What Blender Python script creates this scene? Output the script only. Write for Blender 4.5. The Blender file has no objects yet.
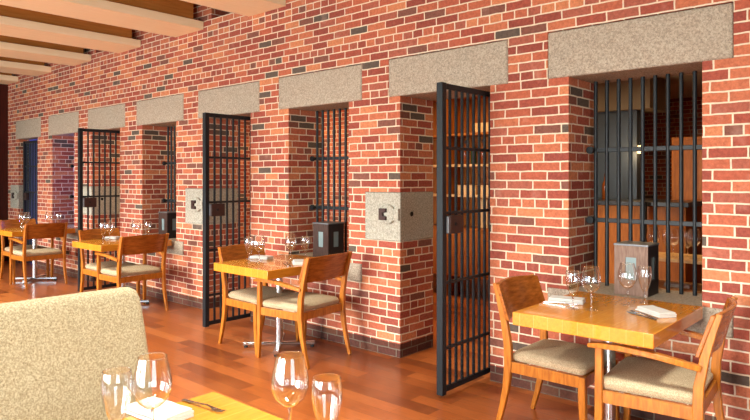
import bpy, math, random
from mathutils import Vector
random.seed(7)
sc = bpy.context.scene
PI = math.pi

# ------------------------------------------------------------------ camera, sky, light, exposure
cam_d = bpy.data.cameras.new('camera')
cam = bpy.data.objects.new('camera', cam_d)
sc.collection.objects.link(cam)
cam.location = (0, 0, 1.5)
cam.rotation_euler = (PI/2, 0, 0.72764)
cam_d.sensor_width = 36
cam_d.lens = 36*623.117/750
cam_d.shift_y = -31.66/750
cam_d.clip_start = 0.05
sc.camera = cam

world = bpy.data.worlds.new('overcast_sky')
sc.world = world
world.use_nodes = True
wb = world.node_tree.nodes['Background']
wt = world.node_tree
wtc = wt.nodes.new('ShaderNodeTexCoord'); wsep = wt.nodes.new('ShaderNodeSeparateXYZ'); wr = wt.nodes.new('ShaderNodeValToRGB')
wt.links.new(wtc.outputs['Generated'], wsep.inputs[0])
wadd = wt.nodes.new('ShaderNodeMath'); wadd.operation = 'MULTIPLY_ADD'; wadd.inputs[1].default_value = .5; wadd.inputs[2].default_value = .5
wt.links.new(wsep.outputs[2], wadd.inputs[0]); wt.links.new(wadd.outputs[0], wr.inputs[0])
wr.color_ramp.elements[0].position = .46; wr.color_ramp.elements[0].color = (1.55, 1.72, 1.66, 1)     # below the horizon: brightness added as upward fill for the beams
wr.color_ramp.elements[1].position = .54; wr.color_ramp.elements[1].color = (.66, .86, 1.0, 1)     # bright overcast sky
wt.links.new(wr.outputs[0], wb.inputs['Color'])
wb.inputs['Strength'].default_value = 7.0

def area(name, loc, rot, sx, sy, power, color=(1, 1, 1), portal=False):
    d = bpy.data.lights.new(name, 'AREA')
    d.shape = 'RECTANGLE'; d.size = sx; d.size_y = sy; d.energy = power; d.color = color
    if portal: d.cycles.is_portal = True
    o = bpy.data.objects.new(name, d); sc.collection.objects.link(o)
    o.location = loc; o.rotation_euler = rot
    return o
def point(name, loc, power, color, r=0.05):
    d = bpy.data.lights.new(name, 'POINT')
    d.energy = power; d.color = color; d.shadow_soft_size = r
    o = bpy.data.objects.new(name, d); sc.collection.objects.link(o); o.location = loc
    return o
FRONT_Y = -3.3
XRW = 4.0
WTOP = 2.5
WINX = [(-12.0, -9.3), (-9.0, -6.3), (-6.0, -3.3), (-3.0, -0.3)]
for a, b in WINX:      # daylight through the street windows
    area('window_daylight', ((a+b)/2, FRONT_Y+0.02, .15+WTOP/2), (-PI/2, 0, PI), b-a, WTOP-.3, 1, portal=True)
sun_d = bpy.data.lights.new('sun', 'SUN'); sun_d.energy = 8.0; sun_d.angle = math.radians(25); sun_d.color = (1.0, 0.95, 0.86)
sun = bpy.data.objects.new('sun', sun_d); sc.collection.objects.link(sun)
sun.rotation_euler = Vector((0.06, 1.0, -0.16)).to_track_quat('-Z', 'Y').to_euler()
FILL_WIN = (-2.6, .4)  # opening added in the unseen right wall for side fill
area('window_daylight', (XRW-.02, -1.1, .15+WTOP/2), (-PI/2, 0, -PI/2), 3.0, WTOP-.3, 1, portal=True)  # portal for the added side-fill opening
for dx in (-9.41, -6.51, -3.62, -.72):      # unseen overhead lamps added to brighten tables and floor
    for dy in (1.7, -.6):
        area('overhead_fill', (dx, dy, 3.19), (0, 0, 0), .5, .5, 75 if dy > 0 else 40, (.96, 1.0, .90)).data.spread = math.radians(105)
area('bar_room_light', (-3.2, 6.1, 2.7), (0, 0, 0), 4.0, 1.6, 75, (1.0, 0.68, 0.36))
area('bar_room_light', (-7.6, 5.7, 2.7), (0, 0, 0), 2.6, 1.6, 70, (1.0, 0.66, 0.36))
point('blue_cell_light', (-9.6, 5.0, 1.5), 60, (0.25, 0.22, 1.0), 0.15)

vs = sc.view_settings
vs.view_transform = 'Standard'; vs.look = 'None'; vs.gamma = 1.0; vs.use_curve_mapping = False
vs.exposure = 0.05
sc.cycles.use_denoising = True
sc.cycles.max_bounces = 10
sc.cycles.transparent_max_bounces = 24
sc.cycles.caustics_reflective = False
sc.cycles.caustics_refractive = False

# ------------------------------------------------------------------ material helpers
class NT:
    def __init__(s, name):
        s.m = bpy.data.materials.new(name); s.m.use_nodes = True
        s.t = s.m.node_tree; s.b = s.t.nodes['Principled BSDF']
    def n(s, kind, **kw):
        x = s.t.nodes.new(kind)
        for k, v in kw.items(): setattr(x, k, v)
        return x
    def set(s, sock, v):
        if hasattr(v, 'bl_idname') or isinstance(v, bpy.types.NodeSocket): s.t.links.new(v, sock)
        else: sock.default_value = v
    def math(s, op, a, b=None, c=None):
        x = s.n('ShaderNodeMath', operation=op)
        s.set(x.inputs[0], a)
        if b is not None: s.set(x.inputs[1], b)
        if c is not None: s.set(x.inputs[2], c)
        return x.outputs[0]
    def mix(s, f, a, b, blend='MIX'):
        x = s.n('ShaderNodeMix', data_type='RGBA', blend_type=blend)
        s.set(x.inputs[0], f); s.set(x.inputs[6], a); s.set(x.inputs[7], b)
        return x.outputs[2]
    def noise(s, scale, detail=2, vec=None, rough=0.5):
        x = s.n('ShaderNodeTexNoise'); x.inputs['Scale'].default_value = scale
        x.inputs['Detail'].default_value = detail; x.inputs['Roughness'].default_value = rough
        if vec is not None: s.t.links.new(vec, x.inputs['Vector'])
        return x.outputs['Fac']
    def ramp(s, f, stops, interp='LINEAR'):
        x = s.n('ShaderNodeValToRGB'); r = x.color_ramp; r.interpolation = interp
        while len(r.elements) < len(stops): r.elements.new(0.5)
        for e, (p, c) in zip(r.elements, stops): e.position = p; e.color = (*c, 1)
        s.t.links.new(f, x.inputs[0]); return x.outputs[0]
    def pos(s): return s.n('ShaderNodeNewGeometry').outputs['Position']
    def obj(s): return s.n('ShaderNodeTexCoord').outputs['Object']
    def map(s, vec, scale=(1, 1, 1), rot=(0, 0, 0)):
        x = s.n('ShaderNodeMapping'); x.inputs['Scale'].default_value = scale; x.inputs['Rotation'].default_value = rot
        s.t.links.new(vec, x.inputs['Vector']); return x.outputs[0]
    def bump(s, h, strength=0.5, dist=0.003):
        x = s.n('ShaderNodeBump'); x.inputs['Strength'].default_value = strength; x.inputs['Distance'].default_value = dist
        s.t.links.new(h, x.inputs['Height']); s.t.links.new(x.outputs[0], s.b.inputs['Normal'])
    def base(s, c, rough=0.5, metal=0.0, coat=0.0, spec=0.5, coatr=0.1):
        s.set(s.b.inputs['Base Color'], c if not isinstance(c, tuple) else (*c, 1))
        s.set(s.b.inputs['Roughness'], rough); s.b.inputs['Metallic'].default_value = metal
        s.b.inputs['Coat Weight'].default_value = coat; s.b.inputs['Coat Roughness'].default_value = coatr
        s.b.inputs['Specular IOR Level'].default_value = spec
        return s

def lin(r, g, b):
    f = lambda c: (c/255/12.92 if c/255 <= .04045 else ((c/255+.055)/1.055)**2.4)
    return (f(r), f(g), f(b))

def brick_mat(name, tone=1.0):
    k = NT(name)
    geo = k.n('ShaderNodeNewGeometry')
    nz = k.n('ShaderNodeTexNoise'); nz.inputs['Scale'].default_value = 14; nz.inputs['Detail'].default_value = 2
    k.t.links.new(geo.outputs['Position'], nz.inputs['Vector'])
    jit = k.n('ShaderNodeVectorMath', operation='MULTIPLY_ADD')
    k.t.links.new(nz.outputs['Color'], jit.inputs[0]); jit.inputs[1].default_value = (.009, .009, .009); 
    k.t.links.new(geo.outputs['Position'], jit.inputs[2])
    sp = k.n('ShaderNodeSeparateXYZ'); k.t.links.new(jit.outputs[0], sp.inputs[0])
    sn = k.n('ShaderNodeSeparateXYZ'); k.t.links.new(geo.outputs['True Normal'], sn.inputs[0])
    side = k.math('GREATER_THAN', k.math('ABSOLUTE', sn.outputs[0]), 0.5)
    x, y, z = sp.outputs
    u = k.math('ADD', k.math('MULTIPLY', k.math('SUBTRACT', 1.0, side), x), k.math('MULTIPLY', side, k.math('ADD', y, 0.06)))
    h = 0.0646
    zz = k.math('DIVIDE', k.math('SUBTRACT', z, 0.004), h)
    row = k.math('FLOOR', zz)
    fz = k.math('SUBTRACT', zz, row)
    hd = k.math('COMPARE', k.math('FLOORED_MODULO', row, 7.0), 6.0, 0.1)
    L = k.math('SUBTRACT', 0.2072, k.math('MULTIPLY', hd, 0.1036))
    wr = k.n('ShaderNodeTexWhiteNoise', noise_dimensions='1D'); k.t.links.new(row, wr.inputs['W'])
    off = k.math('ADD', k.math('MULTIPLY', k.math('FLOORED_MODULO', row, 2.0), 0.5), k.math('MULTIPLY', wr.outputs['Value'], 0.22))
    uu = k.math('ADD', k.math('DIVIDE', u, L), off)
    col = k.math('FLOOR', uu)
    fu = k.math('SUBTRACT', uu, col)
    du = k.math('MULTIPLY', k.math('MINIMUM', fu, k.math('SUBTRACT', 1.0, fu)), L)
    dz = k.math('MULTIPLY', k.math('MINIMUM', fz, k.math('SUBTRACT', 1.0, fz)), h)
    d = k.math('MINIMUM', du, dz)
    mr = k.n('ShaderNodeMapRange', interpolation_type='SMOOTHSTEP'); k.t.links.new(d, mr.inputs[0])
    mr.inputs[1].default_value = 0.0038; mr.inputs[2].default_value = 0.0060
    mask = mr.outputs[0]
    cv = k.n('ShaderNodeCombineXYZ'); k.set(cv.inputs[0], col); k.set(cv.inputs[1], row); k.set(cv.inputs[2], side)
    wn = k.n('ShaderNodeTexWhiteNoise', noise_dimensions='3D'); k.t.links.new(cv.outputs[0], wn.inputs[0])
    c = k.ramp(wn.outputs['Value'], [(0, lin(172, 84, 56)), (.16, lin(156, 72, 53)), (.32, lin(186, 102, 65)), (.46, lin(144, 67, 52)),
                (.58, lin(178, 91, 59)), (.70, lin(196, 118, 73)), (.80, lin(162, 86, 65)), (.905, lin(126, 78, 65)), (.965, lin(95, 82, 73))], 'CONSTANT')
    big = k.noise(60, 4, geo.outputs['Position'], 0.65)
    c = k.mix(0.55, c, k.ramp(big, [(.3, (.55, .5, .5)), (.7, (1.35, 1.3, 1.25))]), 'MULTIPLY')
    patch = k.noise(7, 3, geo.outputs['Position'])
    c = k.mix(k.math('MULTIPLY', k.ramp(patch, [(.62, (0, 0, 0)), (.75, (1, 1, 1))]), 0.18), c, (*lin(214, 170, 150), 1))
    mort = k.mix(big, (*lin(196, 172, 144), 1), (*lin(240, 224, 198), 1))
    c = k.mix(mask, mort, c)
    basec = k.math('LESS_THAN', z, 0.118)      # two courses of dark glazed bricks along the floor
    c = k.mix(k.math('MULTIPLY', basec, 0.85), c, k.mix(mask, (*lin(62, 50, 44), 1), k.mix(big, (*lin(42, 30, 28), 1), (*lin(72, 50, 44), 1))))
    hs = k.n('ShaderNodeHueSaturation'); hs.inputs['Saturation'].default_value = .93; k.t.links.new(c, hs.inputs['Color']); c = hs.outputs[0]
    if tone != 1.0: c = k.mix(1.0, c, (tone, tone, tone, 1), 'MULTIPLY')
    k.base(c, 0.8, spec=0.08)
    hh = k.math('ADD', mask, k.math('MULTIPLY', big, 0.5))
    k.bump(hh, 0.6, 0.005)
    return k.m
M = {}
M['brick'] = brick_mat('red_brick')

def granite(name, a, b, c3, scale=1.0):
    k = NT(name); p = k.pos()
    f1 = k.noise(70*scale, 3, p, .7); f2 = k.noise(160*scale, 2, p, .6); f3 = k.noise(5, 3, p)
    c = k.mix(k.ramp(f1, [(.38, (0, 0, 0)), (.62, (1, 1, 1))]), (*a, 1), (*b, 1))
    c = k.mix(k.ramp(f2, [(.58, (0, 0, 0)), (.66, (1, 1, 1))]), c, (*c3, 1))
    c = k.mix(k.math('MULTIPLY', f3, .3), c, (*lin(176, 152, 130), 1))
    k.base(c, .85, spec=.08); k.bump(f1, .35, .004); return k.m
M['granite'] = granite('tan_granite', lin(142, 131, 117), lin(184, 173, 156), lin(104, 94, 86))
M['granite_grey'] = granite('grey_granite', lin(140, 140, 130), lin(180, 179, 166), lin(104, 104, 98))

def wood(name, dark, light, rough=.3, axis=(1, 12, 12), scale=6, coat=.3, world=False):
    k = NT(name); p = k.pos() if world else k.obj()
    v = k.map(p, axis)
    f = k.noise(scale, 4, v, .6); g = k.noise(scale*6, 2, v, .5)
    c = k.mix(k.ramp(f, [(.3, (0, 0, 0)), (.7, (1, 1, 1))]), (*dark, 1), (*light, 1))
    c = k.mix(k.math('MULTIPLY', g, .25), c, (*dark, 1))
    k.base(c, rough, coat=coat*.35, coatr=.15, spec=.25); return k.m
M['chair_wood'] = wood('orange_brown_wood', lin(146, 82, 24), lin(196, 120, 44), .3, (10, 10, 1.5))
M['panel_wood'] = wood('reddish_backrest_wood', lin(124, 66, 22), lin(176, 102, 38), .26, (10, 1.5, 10))
M['beam_wood'] = wood('maple_beam', lin(244, 222, 182), lin(250, 232, 198), .5, (8, .6, 8), 5, 0, True)
M['shaded_web_wood'] = wood('shaded_beam_core', lin(184, 118, 52), lin(204, 138, 68), .5, (8, .6, 8), 5, 0, True)  # core tone darkened to carry the shade above the flange
M['bar_wood'] = wood('bar_brown_wood', lin(138, 74, 18), lin(184, 108, 34), .6, (8, 8, 1), 5, .1)
M['pale_wood'] = wood('pale_wood', lin(196, 150, 92), lin(224, 186, 130), .45, (8, 8, 1), 5)
M['dark_wood'] = wood('dark_wood', lin(48, 16, 12), lin(74, 26, 18), .35, (8, 8, 1), 5)
M['shaded_lantern_wood'] = wood('shade_tinted_lantern_wood', lin(52, 36, 32), lin(78, 56, 48), .5, (14, 14, 2), 6, 0)  # darker copy of the lantern wood, shade put into the colour
M['lit_lantern_wood'] = wood('light_tinted_lantern_wood', lin(104, 78, 64), lin(140, 112, 98), .5, (14, 14, 2), 6, 0)  # lighter copy, light on the right-hand lantern put into the colour

def table_mat():
    k = NT('golden_block_wood'); p = k.obj()
    sp = k.n('ShaderNodeSeparateXYZ'); k.t.links.new(p, sp.inputs[0])
    x, y, z = sp.outputs
    t = k.math('DIVIDE', x, .0822); i = k.math('FLOOR', t); f = k.math('SUBTRACT', t, i)
    wn = k.n('ShaderNodeTexWhiteNoise', noise_dimensions='1D'); k.set(wn.inputs['W'], i)
    ty = k.math('ADD', k.math('DIVIDE', y, .31), wn.outputs['Value']); j = k.math('FLOOR', ty)
    cv = k.n('ShaderNodeCombineXYZ'); k.set(cv.inputs[0], i); k.set(cv.inputs[1], j)
    w2 = k.n('ShaderNodeTexWhiteNoise', noise_dimensions='3D'); k.t.links.new(cv.outputs[0], w2.inputs[0])
    grain = k.noise(7, 3, k.map(p, (10, 1.6, 10)), .6)
    c = k.mix(grain, (*lin(186, 110, 24), 1), (*lin(220, 150, 48), 1))
    c = k.mix(.5, c, k.ramp(w2.outputs['Value'], [(0, (.86, .82, .74)), (1, (1.1, 1.1, 1.1))]), 'MULTIPLY')
    seam = k.math('LESS_THAN', k.math('MINIMUM', f, k.math('SUBTRACT', 1.0, f)), .022)
    c = k.mix(k.math('MULTIPLY', seam, .18), c, (*lin(240, 204, 130), 1))
    k.base(c, .25, coat=.6, coatr=.04, spec=.4); return k.m
M['table'] = table_mat()

def floor_mat():
    k = NT('red_oak_floorboards'); p = k.pos()
    sp = k.n('ShaderNodeSeparateXYZ'); k.t.links.new(p, sp.inputs[0]); x, y, z = sp.outputs
    t = k.math('DIVIDE', y, .127); i = k.math('FLOOR', t); f = k.math('SUBTRACT', t, i)
    wn = k.n('ShaderNodeTexWhiteNoise', noise_dimensions='1D'); k.set(wn.inputs['W'], i)
    tx = k.math('ADD', k.math('DIVIDE', x, .85), k.math('MULTIPLY', wn.outputs['Value'], 7.3)); j = k.math('FLOOR', tx); fx = k.math('SUBTRACT', tx, j)
    cv = k.n('ShaderNodeCombineXYZ'); k.set(cv.inputs[0], i); k.set(cv.inputs[1], j)
    w2 = k.n('ShaderNodeTexWhiteNoise', noise_dimensions='3D'); k.t.links.new(cv.outputs[0], w2.inputs[0])
    c = k.ramp(w2.outputs['Value'], [(0, lin(112, 54, 24)), (.35, lin(144, 74, 32)), (.7, lin(160, 86, 40)), (1, lin(180, 104, 52))])
    g = k.noise(7, 6, k.map(p, (1.1, 8, 1)), .72)
    c = k.mix(.7, c, k.ramp(g, [(.25, (.5, .42, .36)), (.75, (1.3, 1.3, 1.3))]), 'MULTIPLY')
    wear = k.noise(2.2, 3, p)
    c = k.mix(k.math('MULTIPLY', k.ramp(wear, [(.45, (0, 0, 0)), (.75, (1, 1, 1))]), .22), c, (*lin(196, 116, 66), 1))
    sy = k.math('LESS_THAN', k.math('MULTIPLY', k.math('MINIMUM', f, k.math('SUBTRACT', 1.0, f)), .127), .0014)
    sx = k.math('LESS_THAN', k.math('MULTIPLY', k.math('MINIMUM', fx, k.math('SUBTRACT', 1.0, fx)), .85), .0014)
    c = k.mix(k.math('MULTIPLY', k.math('MAXIMUM', sy, sx), .6), c, (*lin(66, 26, 14), 1))
    k.base(c, k.math('MULTIPLY_ADD', g, .2, .22), coat=.3, coatr=.14, spec=.35)
    k.bump(g, .02, .001); return k.m
M['floor'] = floor_mat()

def fabric(name, a, b, dark, sc1):
    k = NT(name); p = k.obj()
    f = k.noise(sc1, 2, p, .7); g = k.noise(sc1*2.3, 2, p, .7)
    c = k.mix(k.ramp(f, [(.38, (0, 0, 0)), (.62, (1, 1, 1))]), (*a, 1), (*b, 1))
    c = k.mix(k.ramp(g, [(.56, (0, 0, 0)), (.66, (1, 1, 1))]), c, (*dark, 1))
    k.base(c, .95, spec=.05)
    k.bump(f, .7, .004); return k.m
M['seat'] = fabric('beige_tweed', lin(162, 142, 112), lin(198, 180, 150), lin(128, 108, 82), 190)
M['tweed'] = fabric('sand_boucle', lin(160, 144, 114), lin(202, 188, 156), lin(116, 99, 72), 150)
M['maroon'] = fabric('maroon_cloth', lin(86, 34, 38), lin(104, 44, 46), lin(70, 26, 30), 120)

def simple(name, c, rough=.5, metal=0.0, coat=0.0, var=.15, scale=20, emit=0):
    k = NT(name); f = k.noise(scale, 3, k.obj())
    d = tuple(v*(1-var) for v in c); l = tuple(min(1, v*(1+var)) for v in c)
    k.base(k.mix(f, (*d, 1), (*l, 1)), rough, metal, coat, spec=.25)
    if emit:
        k.b.inputs['Emission Color'].default_value = (*c, 1); k.b.inputs['Emission Strength'].default_value = emit
    return k.m
M['iron'] = simple('blue_black_iron', lin(25, 29, 33), .45, .0, .0, .25)
M['lock'] = simple('rusty_brown_iron', lin(66, 48, 44), .5, .4, 0, .3)
M['steel'] = simple('brushed_steel', (.62, .62, .62), .24, 1.0, 0, .06)
M['cutlery'] = simple('dark_steel_cutlery', (.4, .4, .42), .18, 1.0, 0, .05)
M['rubber'] = simple('black_rubber', (.02, .02, .02), .7)
M['linen'] = simple('white_linen', (.62, .61, .58), .9, 0, 0, .04)
M['cream'] = simple('cream_plaster', lin(206, 196, 174), .85, 0, 0, .04, 4)
M['black_plaster'] = simple('dark_ceiling', lin(46, 34, 28), .9)
M['tan'] = simple('tan_plaster', lin(140, 126, 104), .85, 0, 0, .05, 4)
M['slate'] = simple('slate_blue_paint', lin(80, 92, 104), .7, 0, 0, .08)
M['white_wall'] = simple('white_plaster', (.8, .8, .8), .85, 0, 0, .03, 3)
M['counter'] = simple('dark_stone', lin(40, 40, 42), .3)
M['lantern_dark'] = simple('lantern_frame', lin(44, 38, 38), .5, .1)
M['lantern_top'] = simple('lantern_zinc', lin(110, 112, 116), .45, .5)
M['vent'] = simple('black_grille', (.012, .012, .012), .6)
M['blue_light_tint'] = simple('blue_light_panel', lin(92, 98, 214), .5, 0, 0, .2, 6)  # blue light of the far-left doorway put into the colour
M['teal'] = simple('teal_enamel', lin(46, 74, 84), .4)
M['ceramic'] = simple('cream_ceramic', lin(226, 210, 176), .35)
M['bottle_green'] = simple('green_bottle', lin(36, 58, 34), .12)
M['bottle_amber'] = simple('amber_bottle', lin(120, 58, 18), .12)
M['bulb'] = simple('glowing_bulb', (1.0, .55, .2), .4, emit=5)
M['pane'] = simple('frosted_pane', lin(128, 146, 148), .25, 0, .3, .12, 30)

def thin_glass(name, amt, pw, base, edge):
    k = NT(name); k.t.nodes.remove(k.b)
    out = k.t.nodes['Material Output']
    fr = k.n('ShaderNodeLayerWeight'); fr.inputs[0].default_value = .5
    tr = k.n('ShaderNodeBsdfTransparent')
    k.set(tr.inputs[0], k.mix(k.math('POWER', fr.outputs['Facing'], 5.0), (.985, .985, .985, 1), (edge, edge, edge, 1)))
    gl = k.n('ShaderNodeBsdfGlossy'); gl.inputs['Roughness'].default_value = .015; gl.inputs['Color'].default_value = (1, 1, 1, 1)
    mx = k.n('ShaderNodeMixShader')
    f = k.math('MULTIPLY_ADD', k.math('POWER', fr.outputs['Facing'], pw), amt, base)
    k.set(mx.inputs[0], f); k.t.links.new(tr.outputs[0], mx.inputs[1]); k.t.links.new(gl.outputs[0], mx.inputs[2])
    k.t.links.new(mx.outputs[0], out.inputs[0]); return k.m
M['thin_glass'] = thin_glass('thin_clear_glass', .85, 2.6, .06, .62)
M['foot_glass'] = thin_glass('glass_foot', .12, 3.0, .05, .9)
def solid_glass():
    k = NT('solid_clear_glass')
    k.base((1, 1, 1), .02); k.b.inputs['Transmission Weight'].default_value = 1; k.b.inputs['IOR'].default_value = 1.48
    return k.m
M['solid_glass'] = solid_glass()

# ------------------------------------------------------------------ mesh builder
class MB:
    def __init__(s): s.v = []; s.f = []
    def add(s, vs, fs):
        o = len(s.v); s.v += [tuple(p) for p in vs]; s.f += [tuple(i+o for i in f) for f in fs]; return s
    def box(s, x0, x1, y0, y1, z0, z1):
        return s.add([(x0, y0, z0), (x1, y0, z0), (x1, y1, z0), (x0, y1, z0), (x0, y0, z1), (x1, y0, z1), (x1, y1, z1), (x0, y1, z1)],
                     [(0, 3, 2, 1), (4, 5, 6, 7), (0, 1, 5, 4), (1, 2, 6, 5), (2, 3, 7, 6), (3, 0, 4, 7)])
    def loops(s, loops, cap0=True, cap1=True):
        n = len(loops[0]); vs = [p for l in loops for p in l]; fs = []
        for i in range(len(loops)-1):
            for j in range(n):
                k = (j+1) % n
                fs.append((i*n+j, i*n+k, (i+1)*n+k, (i+1)*n+j))
        if cap0: fs.append(tuple(reversed(range(n))))
        if cap1: fs.append(tuple((len(loops)-1)*n+j for j in range(n)))
        return s.add(vs, fs)
    def sweep(s, pts, secs, side=(0, 1, 0), ch=.22):
        """rectangular chamfered section along a path: secs = (width along side, thickness)"""
        P = [Vector(p) for p in pts]; S0 = Vector(side).normalized(); L = []
        if len(secs) == 1: secs = list(secs)*len(P)
        for i, p in enumerate(P):
            t = (P[min(i+1, len(P)-1)]-P[max(i-1, 0)]).normalized()
            S = (S0-t*S0.dot(t)).normalized(); N = t.cross(S)
            w, h = secs[i][0]/2, secs[i][1]/2; c = min(w, h)*ch
            L.append([p+S*a+N*b for a, b in ((w-c, h), (w, h-c), (w, -h+c), (w-c, -h), (-w+c, -h), (-w, -h+c), (-w, h-c), (-w+c, h))])
        L = [list(reversed(l)) for l in L]
        return s.loops(L)
    def tube(s, pts, r, n=12):
        P = [Vector(p) for p in pts]; L = []
        rs = r if isinstance(r, (list, tuple)) else [r]*len(P)
        t0 = (P[1]-P[0]).normalized(); ref = Vector((0, 0, 1)) if abs(t0.z) < .9 else Vector((1, 0, 0))
        for i, p in enumerate(P):
            t = (P[min(i+1, len(P)-1)]-P[max(i-1, 0)]).normalized()
            a = ref.cross(t).normalized(); b = t.cross(a)
            L.append([p+(a*math.cos(2*PI*j/n)+b*math.sin(2*PI*j/n))*rs[i] for j in range(n)])
        return s.loops(L)
    def lathe(s, prof, n=32, c=(0, 0, 0), caps=True):
        L = [[(c[0]+r*math.cos(2*PI*j/n), c[1]+r*math.sin(2*PI*j/n), c[2]+z) for j in range(n)] for r, z in prof]
        return s.loops(L, caps, caps)
    def build(s, name, mat, parent=None, bevel=0, sub=0, loc=None):
        me = bpy.data.meshes.new(name); me.from_pydata(s.v, [], s.f); me.update()
        import bmesh
        bm = bmesh.new(); bm.from_mesh(me); bmesh.ops.recalc_face_normals(bm, faces=bm.faces); bm.to_mesh(me); bm.free()
        for p in me.polygons: p.use_smooth = True
        me.set_sharp_from_angle(angle=math.radians(38))
        o = bpy.data.objects.new(name, me); sc.collection.objects.link(o)
        me.materials.append(M[mat] if isinstance(mat, str) else mat)
        if parent is not None: o.parent = parent
        if loc is not None: o.location = loc
        if bevel:
            b = o.modifiers.new('bevel', 'BEVEL'); b.width = bevel; b.segments = 2; b.limit_method = 'ANGLE'
        if sub:
            b = o.modifiers.new('subdivision', 'SUBSURF'); b.levels = sub; b.render_levels = sub
        return o

def tag(o, label=None, cat=None, group=None, kind=None):
    if label: o['label'] = label
    if cat: o['category'] = cat
    if group: o['group'] = group
    if kind: o['kind'] = kind
    return o
def thing(name, loc, rz, label, cat, group=None):
    o = bpy.data.objects.new(name, None); sc.collection.objects.link(o)
    o.empty_display_size = .1; o.location = loc; o.rotation_euler = (0, 0, rz)
    return tag(o, label, cat, group)
KIDS = {}
def copy_tree(o, parent=None):
    c = o.copy(); sc.collection.objects.link(c)
    if parent is not None: c.parent = parent
    for ch in list(o.children): copy_tree(ch, c)
    return c
def place(proto, used, loc, rz, label, group=None):
    o = proto if not used else copy_tree(proto)
    o.location = loc; o.rotation_euler = (0, 0, rz); o['label'] = label
    if group: o['group'] = group
    return o
class Kind:
    """builds the first one, copies the rest"""
    def __init__(s, make): s.make = make; s.p = None
    def __call__(s, loc, rz, label, group=None):
        if s.p is None: s.p = s.make(); o = s.p
        else: o = copy_tree(s.p)
        o.location = loc; o.rotation_euler = (0, 0, rz); o['label'] = label
        if group: o['group'] = group
        return o
def struct(o): o['kind'] = 'structure'; return o
def rrect(w, d, r, z, n=5, cx=0, cy=0, taper=0):
    pts = []
    for qx, qy, a0 in ((1, 1, 0), (-1, 1, PI/2), (-1, -1, PI), (1, -1, 1.5*PI)):
        for i in range(n+1):
            a = a0+PI/2*i/n
            x = qx*(w/2-r)+r*math.cos(a); y = qy*(d/2-r)+r*math.sin(a)
            y *= 1+taper*(x/(w/2))
            pts.append((cx+x, cy+y, z))
    return pts

# ------------------------------------------------------------------ the room
WY, WB = 4.024, 4.486            # faces of the old cell wall
XL, XR, ZT = -12.52, 4.0, 4.3
PER = 1.449
def cx(k): return -1.41-PER*k    # even k: window, odd k: door
WIN = [0, 2, 4, 6]; DOOR = [1, 3, 5, 7]
Z_SILL, Z_LINT, Z_LTOP = .745, 2.189, 2.512
HALF_W, HALF_D, HALF_L = .413, .432, .571
voids = []; stones = []          # (x0, x1, z0, z1)
for k in range(8):
    c = cx(k)
    stones.append(('lintel', c-HALF_L, c+HALF_L, Z_LINT, Z_LTOP, k))
    if k in WIN:
        voids.append((c-HALF_W-.005, c+HALF_W-.005, Z_SILL, Z_LINT))
        stones.append(('sill', c-HALF_L, c+HALF_L, .585, Z_SILL, k))
    else:
        voids.append((c-HALF_D-.012, c+HALF_D-.012, 0, Z_LINT))
        stones.append(('lock', c-HALF_D-.012-.397, c-HALF_D-.012, .968, 1.384, k))
for k in (1, 3, 5):
    voids.append((cx(k)-.30, cx(k)+.25, 3.30, 3.78))
holes = voids+[s[1:5] for s in stones]
xs = sorted({XL, XR, *[h[0] for h in holes], *[h[1] for h in holes]})
zs = sorted({0, ZT, *[h[2] for h in holes], *[h[3] for h in holes]})
def solid(i, j):
    if i < 0 or j < 0 or i >= len(xs)-1 or j >= len(zs)-1: return None
    mx, mz = (xs[i]+xs[i+1])/2, (zs[j]+zs[j+1])/2
    return not any(h[0] < mx < h[1] and h[2] < mz < h[3] for h in holes)
w = MB()
for i in range(len(xs)-1):
    for j in range(len(zs)-1):
        if not solid(i, j): continue
        x0, x1, z0, z1 = xs[i], xs[i+1], zs[j], zs[j+1]
        w.add([(x0, WY, z0), (x1, WY, z0), (x1, WY, z1), (x0, WY, z1)], [(0, 1, 2, 3)])
        w.add([(x0, WB, z0), (x1, WB, z0), (x1, WB, z1), (x0, WB, z1)], [(3, 2, 1, 0)])
        if solid(i-1, j) is not True: w.add([(x0, WY, z0), (x0, WB, z0), (x0, WB, z1), (x0, WY, z1)], [(3, 2, 1, 0)])
        if solid(i+1, j) is not True: w.add([(x1, WY, z0), (x1, WB, z0), (x1, WB, z1), (x1, WY, z1)], [(0, 1, 2, 3)])
        if solid(i, j-1) is not True: w.add([(x0, WY, z0), (x1, WY, z0), (x1, WB, z0), (x0, WB, z0)], [(3, 2, 1, 0)])
        if solid(i, j+1) is not True: w.add([(x0, WY, z1), (x1, WY, z1), (x1, WB, z1), (x0, WB, z1)], [(0, 1, 2, 3)])
def build_raw(mb, name, mat):
    me = bpy.data.meshes.new(name); me.from_pydata(mb.v, [], mb.f); me.update()
    import bmesh
    bm = bmesh.new(); bm.from_mesh(me); bmesh.ops.remove_doubles(bm, verts=bm.verts, dist=1e-5)
    bmesh.ops.recalc_face_normals(bm, faces=bm.faces); bm.to_mesh(me); bm.free()
    o = bpy.data.objects.new(name, me); sc.collection.objects.link(o); me.materials.append(M[mat]); return o
struct(build_raw(w, 'wall_back', 'brick'))
n_trim = [0]
def trim(mb, mat, bevel=0):
    n_trim[0] += 1
    return struct(mb.build('trim_%d' % n_trim[0], mat, bevel=bevel))
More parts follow.
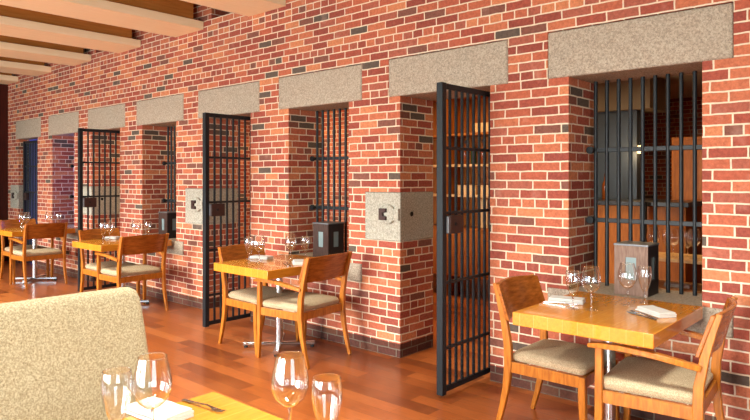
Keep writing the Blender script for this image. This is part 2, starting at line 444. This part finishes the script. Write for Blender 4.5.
for typ, x0, x1, z0, z1, k in stones:
    if typ == 'lock':
        b = MB().box(x0+.003, x1+.004, WY-.004, WB, z0+.003, z1-.003)
        o = trim(b, 'granite_grey', .006)
        # the carved bolt keeper: raised round boss with an iron staple
        bx, bz = x0+.27, (z0+z1)/2+.02
        bo = MB(); n = 28
        ring = lambda r, y: [(bx+r*math.cos(2*PI*j/n), y, bz+r*math.sin(2*PI*j/n)) for j in range(n)]
        bo.loops([ring(.085, WY), ring(.085, WY-.022), ring(.075, WY-.03), ring(.001, WY-.03)])
        MB().box(bx+.03, x1, WY-.026, WY+.01, bz-.05, bz+.05).build('keeper_slot', 'granite_grey', o)
        bo.build('boss', 'granite_grey', o)
        e = [(-.07, -.05), (.005, -.05), (.005, -.018), (-.03, -.012), (-.03, .012), (.005, .018), (.005, .05), (-.07, .05)]
        MB().loops([[(bx+p, WY-.052, bz+q) for p, q in e], [(bx+p, WY, bz+q) for p, q in e]]).build('staple', 'lock', o, .003)
        MB().tube([(x1-.01, WY+.15, bz), (x1+.007, WY+.15, bz)], .02, 16).build('bolt_hole', 'vent', o)
    elif typ == 'sill':
        trim(MB().box(x0+.003, x1-.003, WY-.012, WB-.003, z0+.003, z1), 'granite', .008)
    else:
        trim(MB().box(x0+.003, x1-.003, WY-.006, WB-.003, z0, z1-.004), 'granite', .012)
for k in (1, 3, 5):
    trim(MB().box(cx(k)-.30, cx(k)+.25, WB-.06, WB-.02, 3.30, 3.78), 'vent')

BR_Y = 10.6
struct(MB().box(XL-.5, XR, FRONT_Y-.3, BR_Y+.2, -.1, 0).build('floor', 'floor'))
struct(MB().box(XL-.2, XR, FRONT_Y-.3, WB, ZT, ZT+.1).build('ceiling', 'black_plaster'))
struct(MB().box(XL-.4, XR, WB, BR_Y+.2, 2.78, 2.9).build('ceiling_bar', 'cream'))
struct(MB().box(XL-.2, XL, FRONT_Y, WY, 0, ZT).build('wall_left', 'dark_wood'))
rw = MB()
for y0, y1, z0, z1 in ((FRONT_Y, FILL_WIN[0], 0, ZT), (FILL_WIN[1], BR_Y, 0, ZT), (FILL_WIN[0], FILL_WIN[1], 0, .3), (FILL_WIN[0], FILL_WIN[1], WTOP, ZT)): rw.box(XR, XR+.2, y0, y1, z0, z1)
struct(rw.build('wall_right', 'cream'))
struct(MB().box(XL-.4, XR, BR_Y, BR_Y+.2, 0, 2.78).build('wall_bar', 'brick'))
struct(MB().box(XL-.4, XL-.3, WB, BR_Y, 0, 2.78).build('wall_bar_left', 'white_wall'))
struct(MB().box(-9.3, -9.15, WB, 6.9, 0, 2.78).build('wall_light_block', 'brick'))  # unseen partition added to keep the blue light in its cell
struct(MB().box(XL-.3, -6.4, 6.9, 7.1, 0, 2.78).build('wall_cells', 'brick'))
fw = MB(); prev = XL
for a, b in WINX:
    fw.box(prev, a, FRONT_Y-.3, FRONT_Y, 0, ZT); fw.box(a, b, FRONT_Y-.3, FRONT_Y, 0, .3); fw.box(a, b, FRONT_Y-.3, FRONT_Y, WTOP, ZT); prev = b
fw.box(prev, XR, FRONT_Y-.3, FRONT_Y, 0, ZT)
struct(fw.build('wall_front', 'cream'))
for i, (a, b) in enumerate(WINX):
    f = MB(); y0, y1 = FRONT_Y-.18, FRONT_Y-.12; t = .05
    f.box(a, a+t, y0, y1, .3, WTOP).box(b-t, b, y0, y1, .3, WTOP).box(a+t, b-t, y0, y1, .3, .3+t).box(a+t, b-t, y0, y1, WTOP-t, WTOP)
    for q in (1, 2): f.box(a+(b-a)*q/3-.025, a+(b-a)*q/3+.025, y0, y1, .3+t, WTOP-t)
    f.box(a+t, b-t, y0+.005, y1-.005, 2.1, 2.15)
    struct(f.build('window_%d' % (i+1), 'iron'))
# ceiling beams: an inverted T of maple, flange below, core above
for i in range(10):
    x1 = -4.765+PER*(4-i)
    if x1 < XL+.3: continue
    x0 = max(x1-.60, XL)
    o = trim(MB().box(x0, x1, FRONT_Y, WY, 3.205, 3.298), 'beam_wood', .004)
    MB().box(x0+.04, x1-.10, FRONT_Y, WY-.07, 3.298, ZT).build('core', 'shaded_web_wood', o)

# ------------------------------------------------------------------ iron: window grilles and cell gates
def grille():
    t = thing('window_grille', (0, 0, 0), 0, '', 'window grille', 'barred grilles in the window openings')
    for i in range(10):
        x = -.365+i*.0812
        MB().tube([(x, 0, Z_SILL-.004), (x, 0, Z_LINT+.004)], .0135, 12).build('bar', 'iron', t)
    for z in (1.70, 1.205):
        r = MB().box(-.408, .408, -.008, .008, z-.016, z+.016).build('rail', 'iron', t, .003)
        for s in (-1, 1):
            MB().tube([(s*.385, -.06, z), (s*.385, -.0605, z), (s*.385, -.035, z), (s*.385, -.034, z), (s*.385, .0, z)], [.02, .026, .026, .014, .014], 14).build('eyelet', 'iron', r)
    return t
G = Kind(grille)
wl = ['black iron window grille behind the right-hand table, widest in view',
      'black iron window grille behind the lantern left of the open middle doorway',
      'black iron window grille in the fourth opening from the left, behind a dark lantern',
      'far narrow window grille with blue-lit bars, second opening from the left']
for k, lab in zip(WIN, wl): G((cx(k)-.005, 4.365, 0), 0, lab)

def gate():
    # local: hinge at the origin, leaf runs along -y
    t = thing('cell_gate', (0, 0, 0), 0, '', 'gate', 'barred cell gates of the old jail')
    W = .84; H0, H1 = .02, 2.155
    MB().box(-.026, .026, -W, -W+.048, H0, H1).build('stile', 'iron', t, .004)
    MB().box(-.02, .02, -.04, 0, H0, H1).build('stile', 'iron', t, .004)
    for z in (2.135, 1.71, 1.26, .78, .33, .05):
        h = .02 if z > 2 or z < .1 else .011
        MB().box(-.009, .009, -W+.048, -.04, z-h, z+h).build('rail', 'iron', t, .003)
    for i in range(9):
        y = -W+.048+(W-.088)*(i+1)/10
        MB().tube([(0, y, H0+.05), (0, y, H1-.03)], .0115, 10).build('bar', 'iron', t)
    l = MB().box(.0, .05, -W+.06, -W+.215, 1.12, 1.245).build('lock', 'lock', t, .004)
    MB().tube([(.05, -W+.125, 1.185), (.056, -W+.125, 1.185)], .012, 12).build('keyhole', 'vent', l)
    MB().box(.0, .045, -W+.045, -W+.06, 1.125, 1.24).build('bolt_plate', 'lantern_top', l, .002)
    for z in (1.95, 1.1, .25):
        MB().tube([(-.0, .008, z-.05), (-.0, .008, z+.05)], .016, 10).build('hinge', 'iron', t)
    return t
GT = Kind(gate)
for k, lab in ((1, 'tall black barred gate standing open in the middle doorway, nearest of the gates'),
               (3, 'black barred gate standing open left of the middle table'),
               (5, 'black barred gate standing open in the second doorway from the left')):
    GT((cx(k)+.365, 4.30 if k == 1 else 4.335, 0), 0, lab)
trim(MB().box(cx(7)-HALF_D-.008, cx(7)+HALF_D-.016, 4.20, 4.24, 0, Z_LINT-.003), 'blue_light_tint')  # panel coloured blue in place of blue light behind the gate
GT((cx(7)+.40, 4.12, 0), -PI/2, 'closed barred gate in the blue-lit doorway at the far left')

# ------------------------------------------------------------------ tables
def table(w, d):
    t = thing('dining_table', (0, 0, 0), 0, '', 'table', 'butcher-block dining tables')
    MB().box(-w/2, w/2, -d/2, d/2, .688, .76).build('tabletop', 'table', t, .004)
    MB().tube([(0, 0, .04), (0, 0, .67)], .033, 24).build('column', 'steel', t)
    MB().box(-.2, .2, -.2, .2, .670, .688).build('mounting_plate', 'iron', t, .003)
    for a in (1, -1):
        L = .31
        b = MB().sweep([(-L*.72, -a*L*.72, .034), (L*.72, a*L*.72, .034)], [(.045, .03)], (a, -1, 0), .45).build('base_bar', 'steel', t)
        for s in (-1, 1): MB().tube([(s*L*.67, s*a*L*.67, 0), (s*L*.67, s*a*L*.67, .02)], .018, 12).build('foot', 'rubber', b)
    return t
TB = Kind(lambda: table(.75, .86))
TY = 3.515
TX = {'A': -1.354, 'C': -4.325, 'E': -7.19, 'G': -9.83}
TB((TX['A'], TY, 0), 0, 'golden block-topped table under the right-hand barred window')
TB((TX['C'], TY+.06, 0), 0, 'golden block-topped table in the middle beside the dark lantern')
TB((TX['E'], TY+.03, 0), 0, 'golden block-topped table just behind the beige high-back chair')
TB((TX['G'], TY, 0), 0, 'farthest golden block-topped table at the left edge')
FT = table(.95, .80)
FT.location = (-1.385, .846, 0); FT['label'] = 'yellow block-topped table corner in the near foreground at bottom'

# ------------------------------------------------------------------ wooden chairs (face +x)
def cushion(w0, d0, z0, z1, taper, cxx):
    L = [rrect(w0-.01, d0-.01, .03, z0, 5, cxx, 0, taper), rrect(w0+.012, d0+.012, .04, z0+(z1-z0)*.3, 5, cxx, 0, taper),
         rrect(w0+.012, d0+.012, .045, z0+(z1-z0)*.55, 5, cxx, 0, taper), rrect(w0-.015, d0-.015, .05, z0+(z1-z0)*.82, 5, cxx, 0, taper),
         rrect(w0-.07, d0-.07, .06, z0+(z1-z0)*.97, 5, cxx, 0, taper), rrect(w0-.2, d0-.2, .06, z0+(z1-z0)*1.08, 5, cxx, 0, taper),
         rrect(w0-.36, d0-.36, .04, z0+(z1-z0)*1.12, 5, cxx, 0, taper)]
    return MB().loops(L)
def chair(arms):
    W = .56 if arms else .49          # outer width at posts
    t = thing('armchair' if arms else 'dining_chair', (0, 0, 0), 0, '', 'armchair' if arms else 'chair',
              'wooden armchairs on the right of the tables' if arms else 'armless wooden chairs on the left of the tables')
    yb = W/2-.018; yf = W/2-.005 if arms else W/2-.015
    for s in (-1, 1):
        pts = [(-.335, s*yb, 0), (-.30, s*yb, .12), (-.268, s*yb, .26), (-.252, s*yb, .40), (-.256, s*yb, .52), (-.280, s*yb, .66), (-.312, s*yb, .78), (-.343, s*yb, .875)]
        MB().sweep(pts, [(.026, .026), (.029, .032), (.032, .04), (.034, .048), (.034, .046), (.032, .04), (.03, .034), (.028, .026)]).build('leg', 'chair_wood', t)
        top = .645 if arms else .425
        pts = [(.212, s*yf, 0), (.204, s*yf, .15), (.198, s*yf, .32), (.198, s*yf, top)]
        MB().sweep(pts, [(.028, .028), (.033, .034), (.037, .040), (.034, .036)]).build('leg', 'chair_wood', t)
        if arms:
            ya = W/2
            pts = [(.245, s*(ya-.002), .648), (.19, s*(ya+.008), .656), (.08, s*(ya+.018), .660), (-.05, s*(ya+.020), .652), (-.17, s*(ya+.012), .634), (-.268, s*(ya-.006), .614)]
            MB().sweep(pts, [(.046, .020), (.050, .026), (.046, .028), (.042, .028), (.038, .028), (.032, .028)]).build('armrest', 'chair_wood', t)
    fr = MB()
    for s in (-1, 1):
        fr.sweep([(-.24, s*(yb-.002), .395), (.19, s*(yf-.002), .395)], [(.022, .062)], (0, 1, 0), .1)
    fr.sweep([(.198, -yf+.015, .395), (.198, yf-.015, .395)], [(.024, .062)], (1, 0, 0), .1)
    fr.sweep([(-.25, -yb+.015, .395), (-.25, yb-.015, .395)], [(.024, .062)], (1, 0, 0), .1)
    fr.build('seat_frame', 'chair_wood', t)
    cushion(.445, W-.055, .428, .49, .03, -.02).build('seat', 'seat', t)
    # curved backrest board set in front of the posts
    b = MB(); n = 14; L = []
    for i in range(n+1):
        y = -W/2+.0+W*i/n; q = 1-(2*i/n-1)**2
        zt = .868+.012*q; zb = .665-.0*q
        xo = -.052*q
        x0, x1 = -.340+xo, -.272+xo       # at top, at bottom (leans back)
        th = .022
        L.append([(x1+th, y, zb), (x0+th, y, zt), (x0, y, zt), (x1, y, zb)])
    L = [[(p[0]+.012, p[1], p[2]) for p in l] for l in L]
    b.loops(L).build('backrest', 'panel_wood', t, .004)
    return t
SC = Kind(lambda: chair(False)); AC = Kind(lambda: chair(True))
SC((-1.60, 3.49, 0), 0, 'armless wooden chair left of the right-hand table under the wide window')
SC((-4.485, 3.52, 0), 0, 'armless wooden chair left of the middle table beside the open gate')
SC((-7.29, 3.46, 0), 0, 'armless wooden chair left of the table behind the beige high-back chair')
SC((-10.02, 3.46, 0), 0, 'armless wooden chair left of the farthest table at the left edge')
AC((-1.085, 3.42, 0), PI+.09, 'wooden armchair at the lower right corner, drawn up to the right-hand table')
AC((-4.01, 3.54, 0), PI+.09, 'wooden armchair seen from behind right of the middle table')
AC((-6.80, 3.45, 0), PI, 'wooden armchair seen from behind just above the beige high-back chair')
AC((-9.49, 3.43, 0), PI, 'wooden armchair seen from behind at the farthest table')

# ------------------------------------------------------------------ upholstered chair in the foreground (faces +x)
t = thing('upholstered_chair', (-1.98, .86, 0), 0, 'big beige boucle high-back chair in the lower left foreground', 'chair')
W = .68
L = []
def back_loop(z, x, th, w, r):
    return [(x+p[0], p[1], z) for p in rrect(th, w, r, 0, 5)]
for z, x, th, w_, r in ((.40, -.24, .12, W-.02, .03), (.44, -.245, .135, W, .04), (.60, -.255, .135, W+.02, .045), (.80, -.275, .13, W+.01, .045), (.98, -.295, .115, W-.02, .042),
                        (1.045, -.303, .105, W-.035, .04), (1.072, -.307, .085, W-.055, .035), (1.083, -.308, .05, W-.09, .02)):
    L.append(back_loop(z, x, th, w_, r))
MB().loops(L).build('backrest', 'tweed', t)
L = []
for z, g, r in ((.36, -.02, .04), (.38, .0, .05), (.45, .012, .05), (.485, -.01, .05), (.50, -.06, .05), (.508, -.2, .05)):
    L.append([(p[0]+.06, p[1], z) for p in rrect(.50+g, W+g-.02, r, 0, 5)])
MB().loops(L).build('seat', 'tweed', t)
for x, y, dx in ((-.24, -.28, -.05), (-.24, .28, -.05), (.26, -.28, 0), (.26, .28, 0)):
    MB().sweep([(x+dx, y, 0), (x, y, .38)], [(.03, .03), (.045, .045)]).build('leg', 'chair_wood', t)

# ------------------------------------------------------------------ maroon bench at the far left end
t = thing('padded_bench', (-12.2, 2.4, 0), 0, 'low maroon padded bench against the dark left wall', 'bench')
MB().loops([[(p[0], p[1], z) for p in rrect(.5+g, 2.6+g, .05, 0)] for z, g in ((.1, -.02), (.14, 0), (.42, 0), (.45, -.03), (.46, -.1))]).build('seat', 'maroon', t)
MB().loops([[(p[0]-.2, p[1], z) for p in rrect(.14+g, 2.6+g, .03, 0)] for z, g in ((.45, -.02), (.5, 0), (.74, 0), (.77, -.03), (.775, -.06))]).build('backrest', 'maroon', t)
MB().box(-.2, .2, -1.25, 1.25, 0, .1).build('plinth', 'dark_wood', t)

# ------------------------------------------------------------------ lanterns on the sills
def lantern(face):
    t = thing('lantern', (0, 0, 0), 0, '', 'lantern', 'box lanterns on the window sills')
    a, H, th = .106, .325, .012
    pw, pz0, pz1 = .034, .10, .245
    a2 = a-th
    def frame_board(fn, half):
        # a board with a rectangular hole for its pane, as one joined sheet
        us = [-half, -pw, pw, half]; zs_ = [0, pz0, pz1, H]; vs = []; fs = []
        for lay in (0, 1):
            for z in zs_:
                for u in us: vs.append(fn(u, z, lay))
        id_ = lambda l, j, i: l*16+j*4+i
        for j in range(3):
            for i in range(3):
                if i == 1 and j == 1: continue
                for l in (0, 1): fs.append((id_(l, j, i), id_(l, j, i+1), id_(l, j+1, i+1), id_(l, j+1, i)))
        for i in range(3):
            for j in (0, 3): fs.append((id_(0, j, i), id_(0, j, i+1), id_(1, j, i+1), id_(1, j, i)))
            for c_ in (0, 3): fs.append((id_(0, i, c_), id_(0, i+1, c_), id_(1, i+1, c_), id_(1, i, c_)))
        for p, q in (((1, 1), (1, 2)), ((2, 1), (2, 2)), ((1, 1), (2, 1)), ((1, 2), (2, 2))):
            fs.append((id_(0, *p), id_(0, *q), id_(1, *q), id_(1, *p)))
        return MB().add(vs, fs)
    for s in (-1, 1):
        frame_board(lambda u, z, l: (u, s*(a-th*l), z), a).build('wooden_face', face, t)
        frame_board(lambda u, z, l: (s*(a-th*l), u, z), a2).build('side_panel', 'lantern_dark', t)
    for dx, dy in ((0, -1), (0, 1), (1, 0), (-1, 0)):
        if dy: b = MB().box(-pw, pw, dy*(a-.008)-.002, dy*(a-.008)+.002, pz0, pz1)
        else: b = MB().box(dx*(a-.008)-.002, dx*(a-.008)+.002, -pw, pw, pz0, pz1)
        b.build('pane', 'pane', t)
    MB().box(-a-.004, a+.004, -a-.004, a+.004, H-.006, H+.006).build('rim', 'lantern_top', t, .002)
    MB().box(-a+th, a-th, -a+th, a-th, 0, .012).build('base', 'lantern_dark', t)
    return t
LN = Kind(lambda: lantern('lit_lantern_wood')); LD = Kind(lambda: lantern('shaded_lantern_wood'))
LN((cx(0)-.03, 4.20, Z_SILL), 0, 'lighter wooden lantern on the sill behind the right-hand table')
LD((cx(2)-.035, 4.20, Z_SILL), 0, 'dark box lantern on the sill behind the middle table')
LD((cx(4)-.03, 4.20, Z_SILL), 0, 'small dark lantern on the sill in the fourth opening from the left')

# ------------------------------------------------------------------ glasses
def shell(outer, th=.0012):
    inner = [(max(r-th, .0006), z+(th if i == 0 else 0)) for i, (r, z) in enumerate(outer)]
    return outer+list(reversed(inner))
def smooth_prof(pts, n=6):
    out = []
    for i in range(len(pts)-1):
        p0 = pts[max(i-1, 0)]; p1 = pts[i]; p2 = pts[i+1]; p3 = pts[min(i+2, len(pts)-1)]
        for j in range(n):
            u = j/n
            out.append(tuple(.5*((2*p1[k])+(-p0[k]+p2[k])*u+(2*p0[k]-5*p1[k]+4*p2[k]-p3[k])*u*u+(-p0[k]+3*p1[k]-3*p2[k]+p3[k])*u**3) for k in (0, 1)))
    return out+[pts[-1]]
def wine():
    t = thing('wine_glass', (0, 0, 0), 0, '', 'wine glass')
    MB().lathe(shell(smooth_prof([(.004, .098), (.020, .103), (.042, .124), (.0525, .155), (.051, .185), (.044, .218), (.0385, .242)])), 40).build('bowl', 'thin_glass', t)
    MB().lathe([(.0385+.0011*math.cos(a*PI/4), .242+.0011*math.sin(a*PI/4)) for a in range(9)], 40, caps=False).build('rim', 'solid_glass', t)
    MB().lathe([(.006, .004), (.0042, .014), (.0036, .05), (.004, .088), (.006, .099)], 16).build('stem', 'solid_glass', t)
    MB().lathe([(.040, 0), (.041, .001), (.036, .0028), (.015, .0045), (.006, .008)], 36).build('foot', 'foot_glass', t)
    return t
def tulip():
    t = thing('water_glass', (0, 0, 0), 0, '', 'water glass')
    MB().lathe(shell(smooth_prof([(.004, .068), (.014, .076), (.026, .10), (.037, .14), (.041, .168), (.040, .195), (.0365, .215)])), 36).build('bowl', 'thin_glass', t)
    MB().lathe([(.0365+.0011*math.cos(a*PI/4), .215+.0011*math.sin(a*PI/4)) for a in range(9)], 40, caps=False).build('rim', 'solid_glass', t)
    MB().lathe([(.006, .004), (.005, .012), (.0045, .035), (.005, .06), (.007, .07)], 16).build('stem', 'solid_glass', t)
    MB().lathe([(.036, 0), (.037, .001), (.032, .0028), (.015, .0045), (.006, .008)], 32).build('foot', 'foot_glass', t)
    return t
WG = Kind(wine); UG = Kind(tulip)
ZT_ = .7602
def setting(key, dy, desc):
    x = TX[key]; y = TY+dy
    WG((x-.068, y-.092, ZT_), 0, 'large wine glass of the front pair on '+desc, 'wine glasses on the tables')
    UG((x-.158, y-.130, ZT_), 0, 'smaller water glass of the front pair on '+desc, 'water glasses on the tables')
    WG((x+.034, y+.185, ZT_), 0, 'large wine glass of the rear pair on '+desc, 'wine glasses on the tables')
    UG((x+.092, y+.305, ZT_), 0, 'smaller water glass of the rear pair on '+desc, 'water glasses on the tables')
DESC = {'A': 'the table under the right-hand barred window', 'C': 'the middle table beside the open gate',
        'E': 'the table behind the beige high-back chair', 'G': 'the farthest table at left'}
setting('A', 0, DESC['A']); setting('C', -.02, DESC['C']); setting('E', 0, DESC['E']); setting('G', 0, DESC['G'])
WG((-1.345, 1.150, ZT_), 0, 'large clear wine glass at the bottom centre of the near table', 'wine glasses on the tables')
UG((-1.185, 1.140, ZT_), 0, 'narrower glass just right of the big wine glass at bottom centre', 'water glasses on the tables')
WG((-1.62, .885, ZT_), 0, 'large clear wine glass in front of the beige high-back chair', 'wine glasses on the tables')
UG((-1.655, .800, ZT_), 0, 'narrower glass at the far left of the near table', 'water glasses on the tables')

# ------------------------------------------------------------------ napkins and cutlery
def napkin():
    t = tag(MB().v and None or bpy.data.objects.new('napkin', None), '', 'napkin'); sc.collection.objects.link(t)
    lay = [(.20, .105, 0, .010, 0), (.198, .100, .010, .018, .004), (.194, .094, .018, .026, .002)]
    for i, (a, b, z0, z1, o) in enumerate(lay):
        m = MB(); n = 10; L = []
        for q in range(n+1):
            x = -a/2+a*q/n; wv = .0015*math.sin(q*1.3+i)
            L.append([(x, -b/2+o+wv, z0+.001), (x, -b/2+o-.004+wv, (z0+z1)/2), (x, -b/2+o+wv, z1-.0005), (x, b/2+o+wv, z1), (x, b/2+o+wv, z0+.001)])
        m.loops(L).build('fold', 'linen', t)
    return t
def fork():
    t = thing('fork', (0, 0, 0), 0, '', 'fork')
    m = MB()
    m.sweep([(-.10, 0, .004), (-.05, 0, .006), (.02, 0, .011), (.045, 0, .008), (.055, 0, .005)], [(.014, .003), (.010, .003), (.006, .003), (.012, .002), (.022, .002)])
    m.build('handle', 'cutlery', t)
    for i in range(4):
        y = -.0085+i*.00567
        MB().sweep([(.054, y, .005), (.08, y, .0045), (.10, y, .009)], [(.003, .002), (.003, .002), (.0018, .0015)]).build('tine', 'cutlery', t)
    return t
def knife():
    t = thing('table_knife', (0, 0, 0), 0, '', 'knife')
    MB().sweep([(-.11, 0, .004), (-.06, 0, .005), (.0, 0, .004)], [(.013, .006), (.012, .007), (.009, .005)]).build('handle', 'cutlery', t)
    MB().sweep([(.0, 0, .003), (.05, .001, .003), (.09, .001, .003), (.105, .003, .003)], [(.012, .002), (.018, .002), (.016, .002), (.006, .002)]).build('blade', 'cutlery', t)
    return t
NK = Kind(napkin); FK = Kind(fork); KN = Kind(knife)
for key, dy in (('A', 0), ('C', .04), ('E', .02), ('G', 0)):
    x, y, d = TX[key], TY+dy, DESC[key]
    NK((x-.268, y+.03, ZT_), .25, 'folded white napkin at the left place of '+d, 'folded napkins')
    NK((x+.235, y+.045, ZT_), -.65, 'folded white napkin at the right place of '+d, 'folded napkins')
    FK((x+.20, y-.045, ZT_), PI-.55, 'fork in front of the right napkin on '+d, 'forks')
    KN((x+.195, y-.07, ZT_), PI-.55, 'knife in front of the right napkin on '+d, 'knives')
    FK((x-.27, y-.05, ZT_), .2, 'fork in front of the left napkin on '+d, 'forks')
NK((-1.80, 1.005, ZT_), .12, 'white folded napkin on the near table beside the wine glass', 'folded napkins')
FK((-1.755, 1.135, ZT_), .12, 'dark fork beside the napkin at the corner of the near table', 'forks')

# ------------------------------------------------------------------ the bar room behind the wall
t = thing('bar_counter', (-3.3, 7.3, 0), 0, 'wooden bar counter with dark top seen through the right-hand window', 'bar counter')
MB().box(-.12, 1.4, -.3, .3, 0, 1.2).build('front_panel', 'bar_wood', t, .005)
MB().box(-.15, 1.45, -.38, .35, 1.2, 1.25).build('countertop', 'counter', t, .006)
struct(MB().box(-3.9, -2.74, 8.0, 8.2, 0, 2.36).build('wall_divider', 'slate'))
trim(MB().box(-4.2, -2.55, 7.9, 8.6, 2.36, 2.78), 'tan')
trim(MB().box(-2.30, -2.24, 6.80, 6.86, 0, 1.25), 'iron', .004)
t = thing('tall_cabinet', (-2.1, 8.3, 0), 0, 'tall brown wooden cabinet behind the bar seen through right-hand window', 'cabinet')
MB().box(-.26, .3, -.2, .2, 0, 2.0).build('carcass', 'bar_wood', t, .005)
for s in (-1, 1): 
    d = MB().box(.02-.27+(.28 if s > 0 else 0)+.005, .02+(.28 if s > 0 else 0)-.005, -.222, -.2, .05, 1.96).build('door', 'bar_wood', t, .003)
    MB().tube([(.02+s*.03, -.235, .95), (.02+s*.03, -.235, 1.08)], .006, 8).build('handle', 'steel', d)
def bottle(mat):
    t = thing('bottle', (0, 0, 0), 0, '', 'bottle')
    MB().lathe([(.034, 0), (.037, .004), (.037, .17), (.034, .19), (.016, .225), (.0135, .29), (.0155, .292), (.0155, .30)], 20).build('body', mat, t)
    MB().lathe([(.0165, .27), (.0165, .305), (.012, .31)], 16).build('cap', 'lock', t)
    return t
BG = Kind(lambda: bottle('bottle_green')); BA = Kind(lambda: bottle('bottle_amber'))
for i, x in enumerate((-3.28, -3.10, -2.88)):
    (BG if i % 2 else BA)((x, 7.35, 1.25), 0, ['amber bottle at the left end of the bar counter', 'green bottle between two amber ones on the bar counter', 'amber bottle on the bar counter next to the slate wall edge'][i], 'bottles on the bar')
t = thing('pendant_lamp', (-2.72, 8.05, 1.86), 0, 'small glowing pendant bulb seen through the right-hand window bars', 'lamp')
MB().lathe([(.002, -.05), (.03, -.045), (.048, -.015), (.046, .015), (.025, .045), (.012, .055)], 20).build('bulb', 'bulb', t)
MB().lathe([(.014, .05), (.018, .06), (.018, .10), (.006, .11)], 16).build('socket', 'iron', t)
MB().tube([(0, 0, .11), (0, 0, .50)], .004, 8).build('cord', 'rubber', t)
point('pendant_glow', (-2.72, 7.9, 1.80), 3, (1.0, .6, .28), .05)
# serving station with glasses
t = thing('serving_station', (-1.52, 5.75, 0), 0, 'wooden serving station stocked with glasses behind the right-hand window', 'sideboard')
for s in (-1, 1): MB().box(s*.36-.015, s*.36+.015, -.2, .2, 0, .80).build('side_panel', 'bar_wood', t, .003)
MB().box(-.40, .40, -.22, .22, .80, .83).build('top', 'pale_wood', t, .004)
MB().box(-.345, .345, -.2, .2, .56, .58).build('shelf', 'pale_wood', t, .002)
MB().box(-.345, .345, -.2, .2, .10, .12).build('shelf', 'bar_wood', t, .002)
MB().box(-.345, .345, .18, .2, .12, .56).build('back_panel', 'bar_wood', t)
gi = 0
names = ['leftmost', 'second', 'third', 'fourth', 'fifth', 'rightmost']
for i in range(6):
    x = -1.80+i*.082; y = 5.66+(i % 2)*.12
    (WG if i % 2 == 0 else UG)((x, y, .8302), 0, names[i]+' glass of the six on the serving station behind the bars', 'glasses on the serving station')
NK((-1.60, 5.66, .5802), .1, 'folded napkin on the lower shelf of the serving station', 'folded napkins')
# back shelves seen through the middle doorway
t = thing('shelving_unit', (-4.35, 6.75, 0), 0, 'brown wooden shelving unit seen through the open middle doorway', 'shelves')
for x in (-.85, -.28, .85): MB().box(x-.02, x+.02, -.2, .2, 0, 2.6).build('upright', 'bar_wood', t, .003)
for x0, x1 in ((-.83, -.30), (-.26, .83)):
    for z in (.28, .86, 1.28, 1.66, 2.05, 2.55):
        MB().box(x0, x1, -.2, .18, z-.015, z+.015).build('shelf', 'pale_wood' if z in (1.66, 1.28) else 'bar_wood', t, .002)
    d = MB().box(x0+.004, x1-.004, -.2, -.18, .30, .84).build('door', 'bar_wood', t, .003)
    MB().tube([((x0+x1)/2, -.215, .74), ((x0+x1)/2+.1, -.215, .74)], .006, 8).build('handle', 'steel', d)
    MB().box(x0, x1, .18, .2, .28, 2.55).build('back_panel', 'bar_wood', t)
def board():
    t = thing('wooden_board', (0, 0, 0), 0, '', 'board')
    MB().box(-.055, .055, -.012, .012, 0, .36).build('plank', 'pale_wood', t, .006)
    MB().box(-.018, .018, -.010, .010, .36, .40).build('handle', 'pale_wood', t, .006)
    return t
BD = Kind(board)
for i, x in enumerate((-4.16, -4.03, -3.90, -3.77)):
    BD((x, 6.72, .875), 0, ['leftmost', 'second', 'third', 'rightmost'][i]+' of four pale upright boards on the shelves in the doorway', 'pale boards on the shelves')
def crate():
    t = thing('crate', (0, 0, 0), 0, '', 'crate')
    MB().box(-.14, .14, -.1, .1, 0, .012).build('bottom', 'pale_wood', t)
    for s in (-1, 1):
        MB().box(-.14, .14, s*.1-.006, s*.1+.006, .012, .12).build('side', 'pale_wood', t, .002)
        MB().box(s*.134-.006, s*.134+.006, -.094, .094, .012, .12).build('side', 'pale_wood', t, .002)
    return t
CR = Kind(crate)
for i, (x, z) in enumerate(((-4.36, 1.295), (-4.02, 1.295), (-3.70, 1.295), (-4.1, 2.065), (-3.75, 2.065))):
    CR((x, 6.72, z), 0, ['left crate on the middle shelf seen in the doorway', 'centre crate on the middle shelf seen in the doorway', 'right crate on the middle shelf seen in the doorway',
       'left crate on the top shelf seen in the doorway', 'right crate on the top shelf seen in the doorway'][i], 'crates on the shelves')
for i, x in enumerate((-4.42, -4.30, -4.16, -3.98, -3.86, -3.72)):
    (BG if i % 2 else BA)((x, 6.70, 1.675), 0, ['leftmost', 'second', 'third', 'fourth', 'fifth', 'rightmost'][i]+' bottle in the row on the upper shelf in the doorway', 'bottles on the shelves')
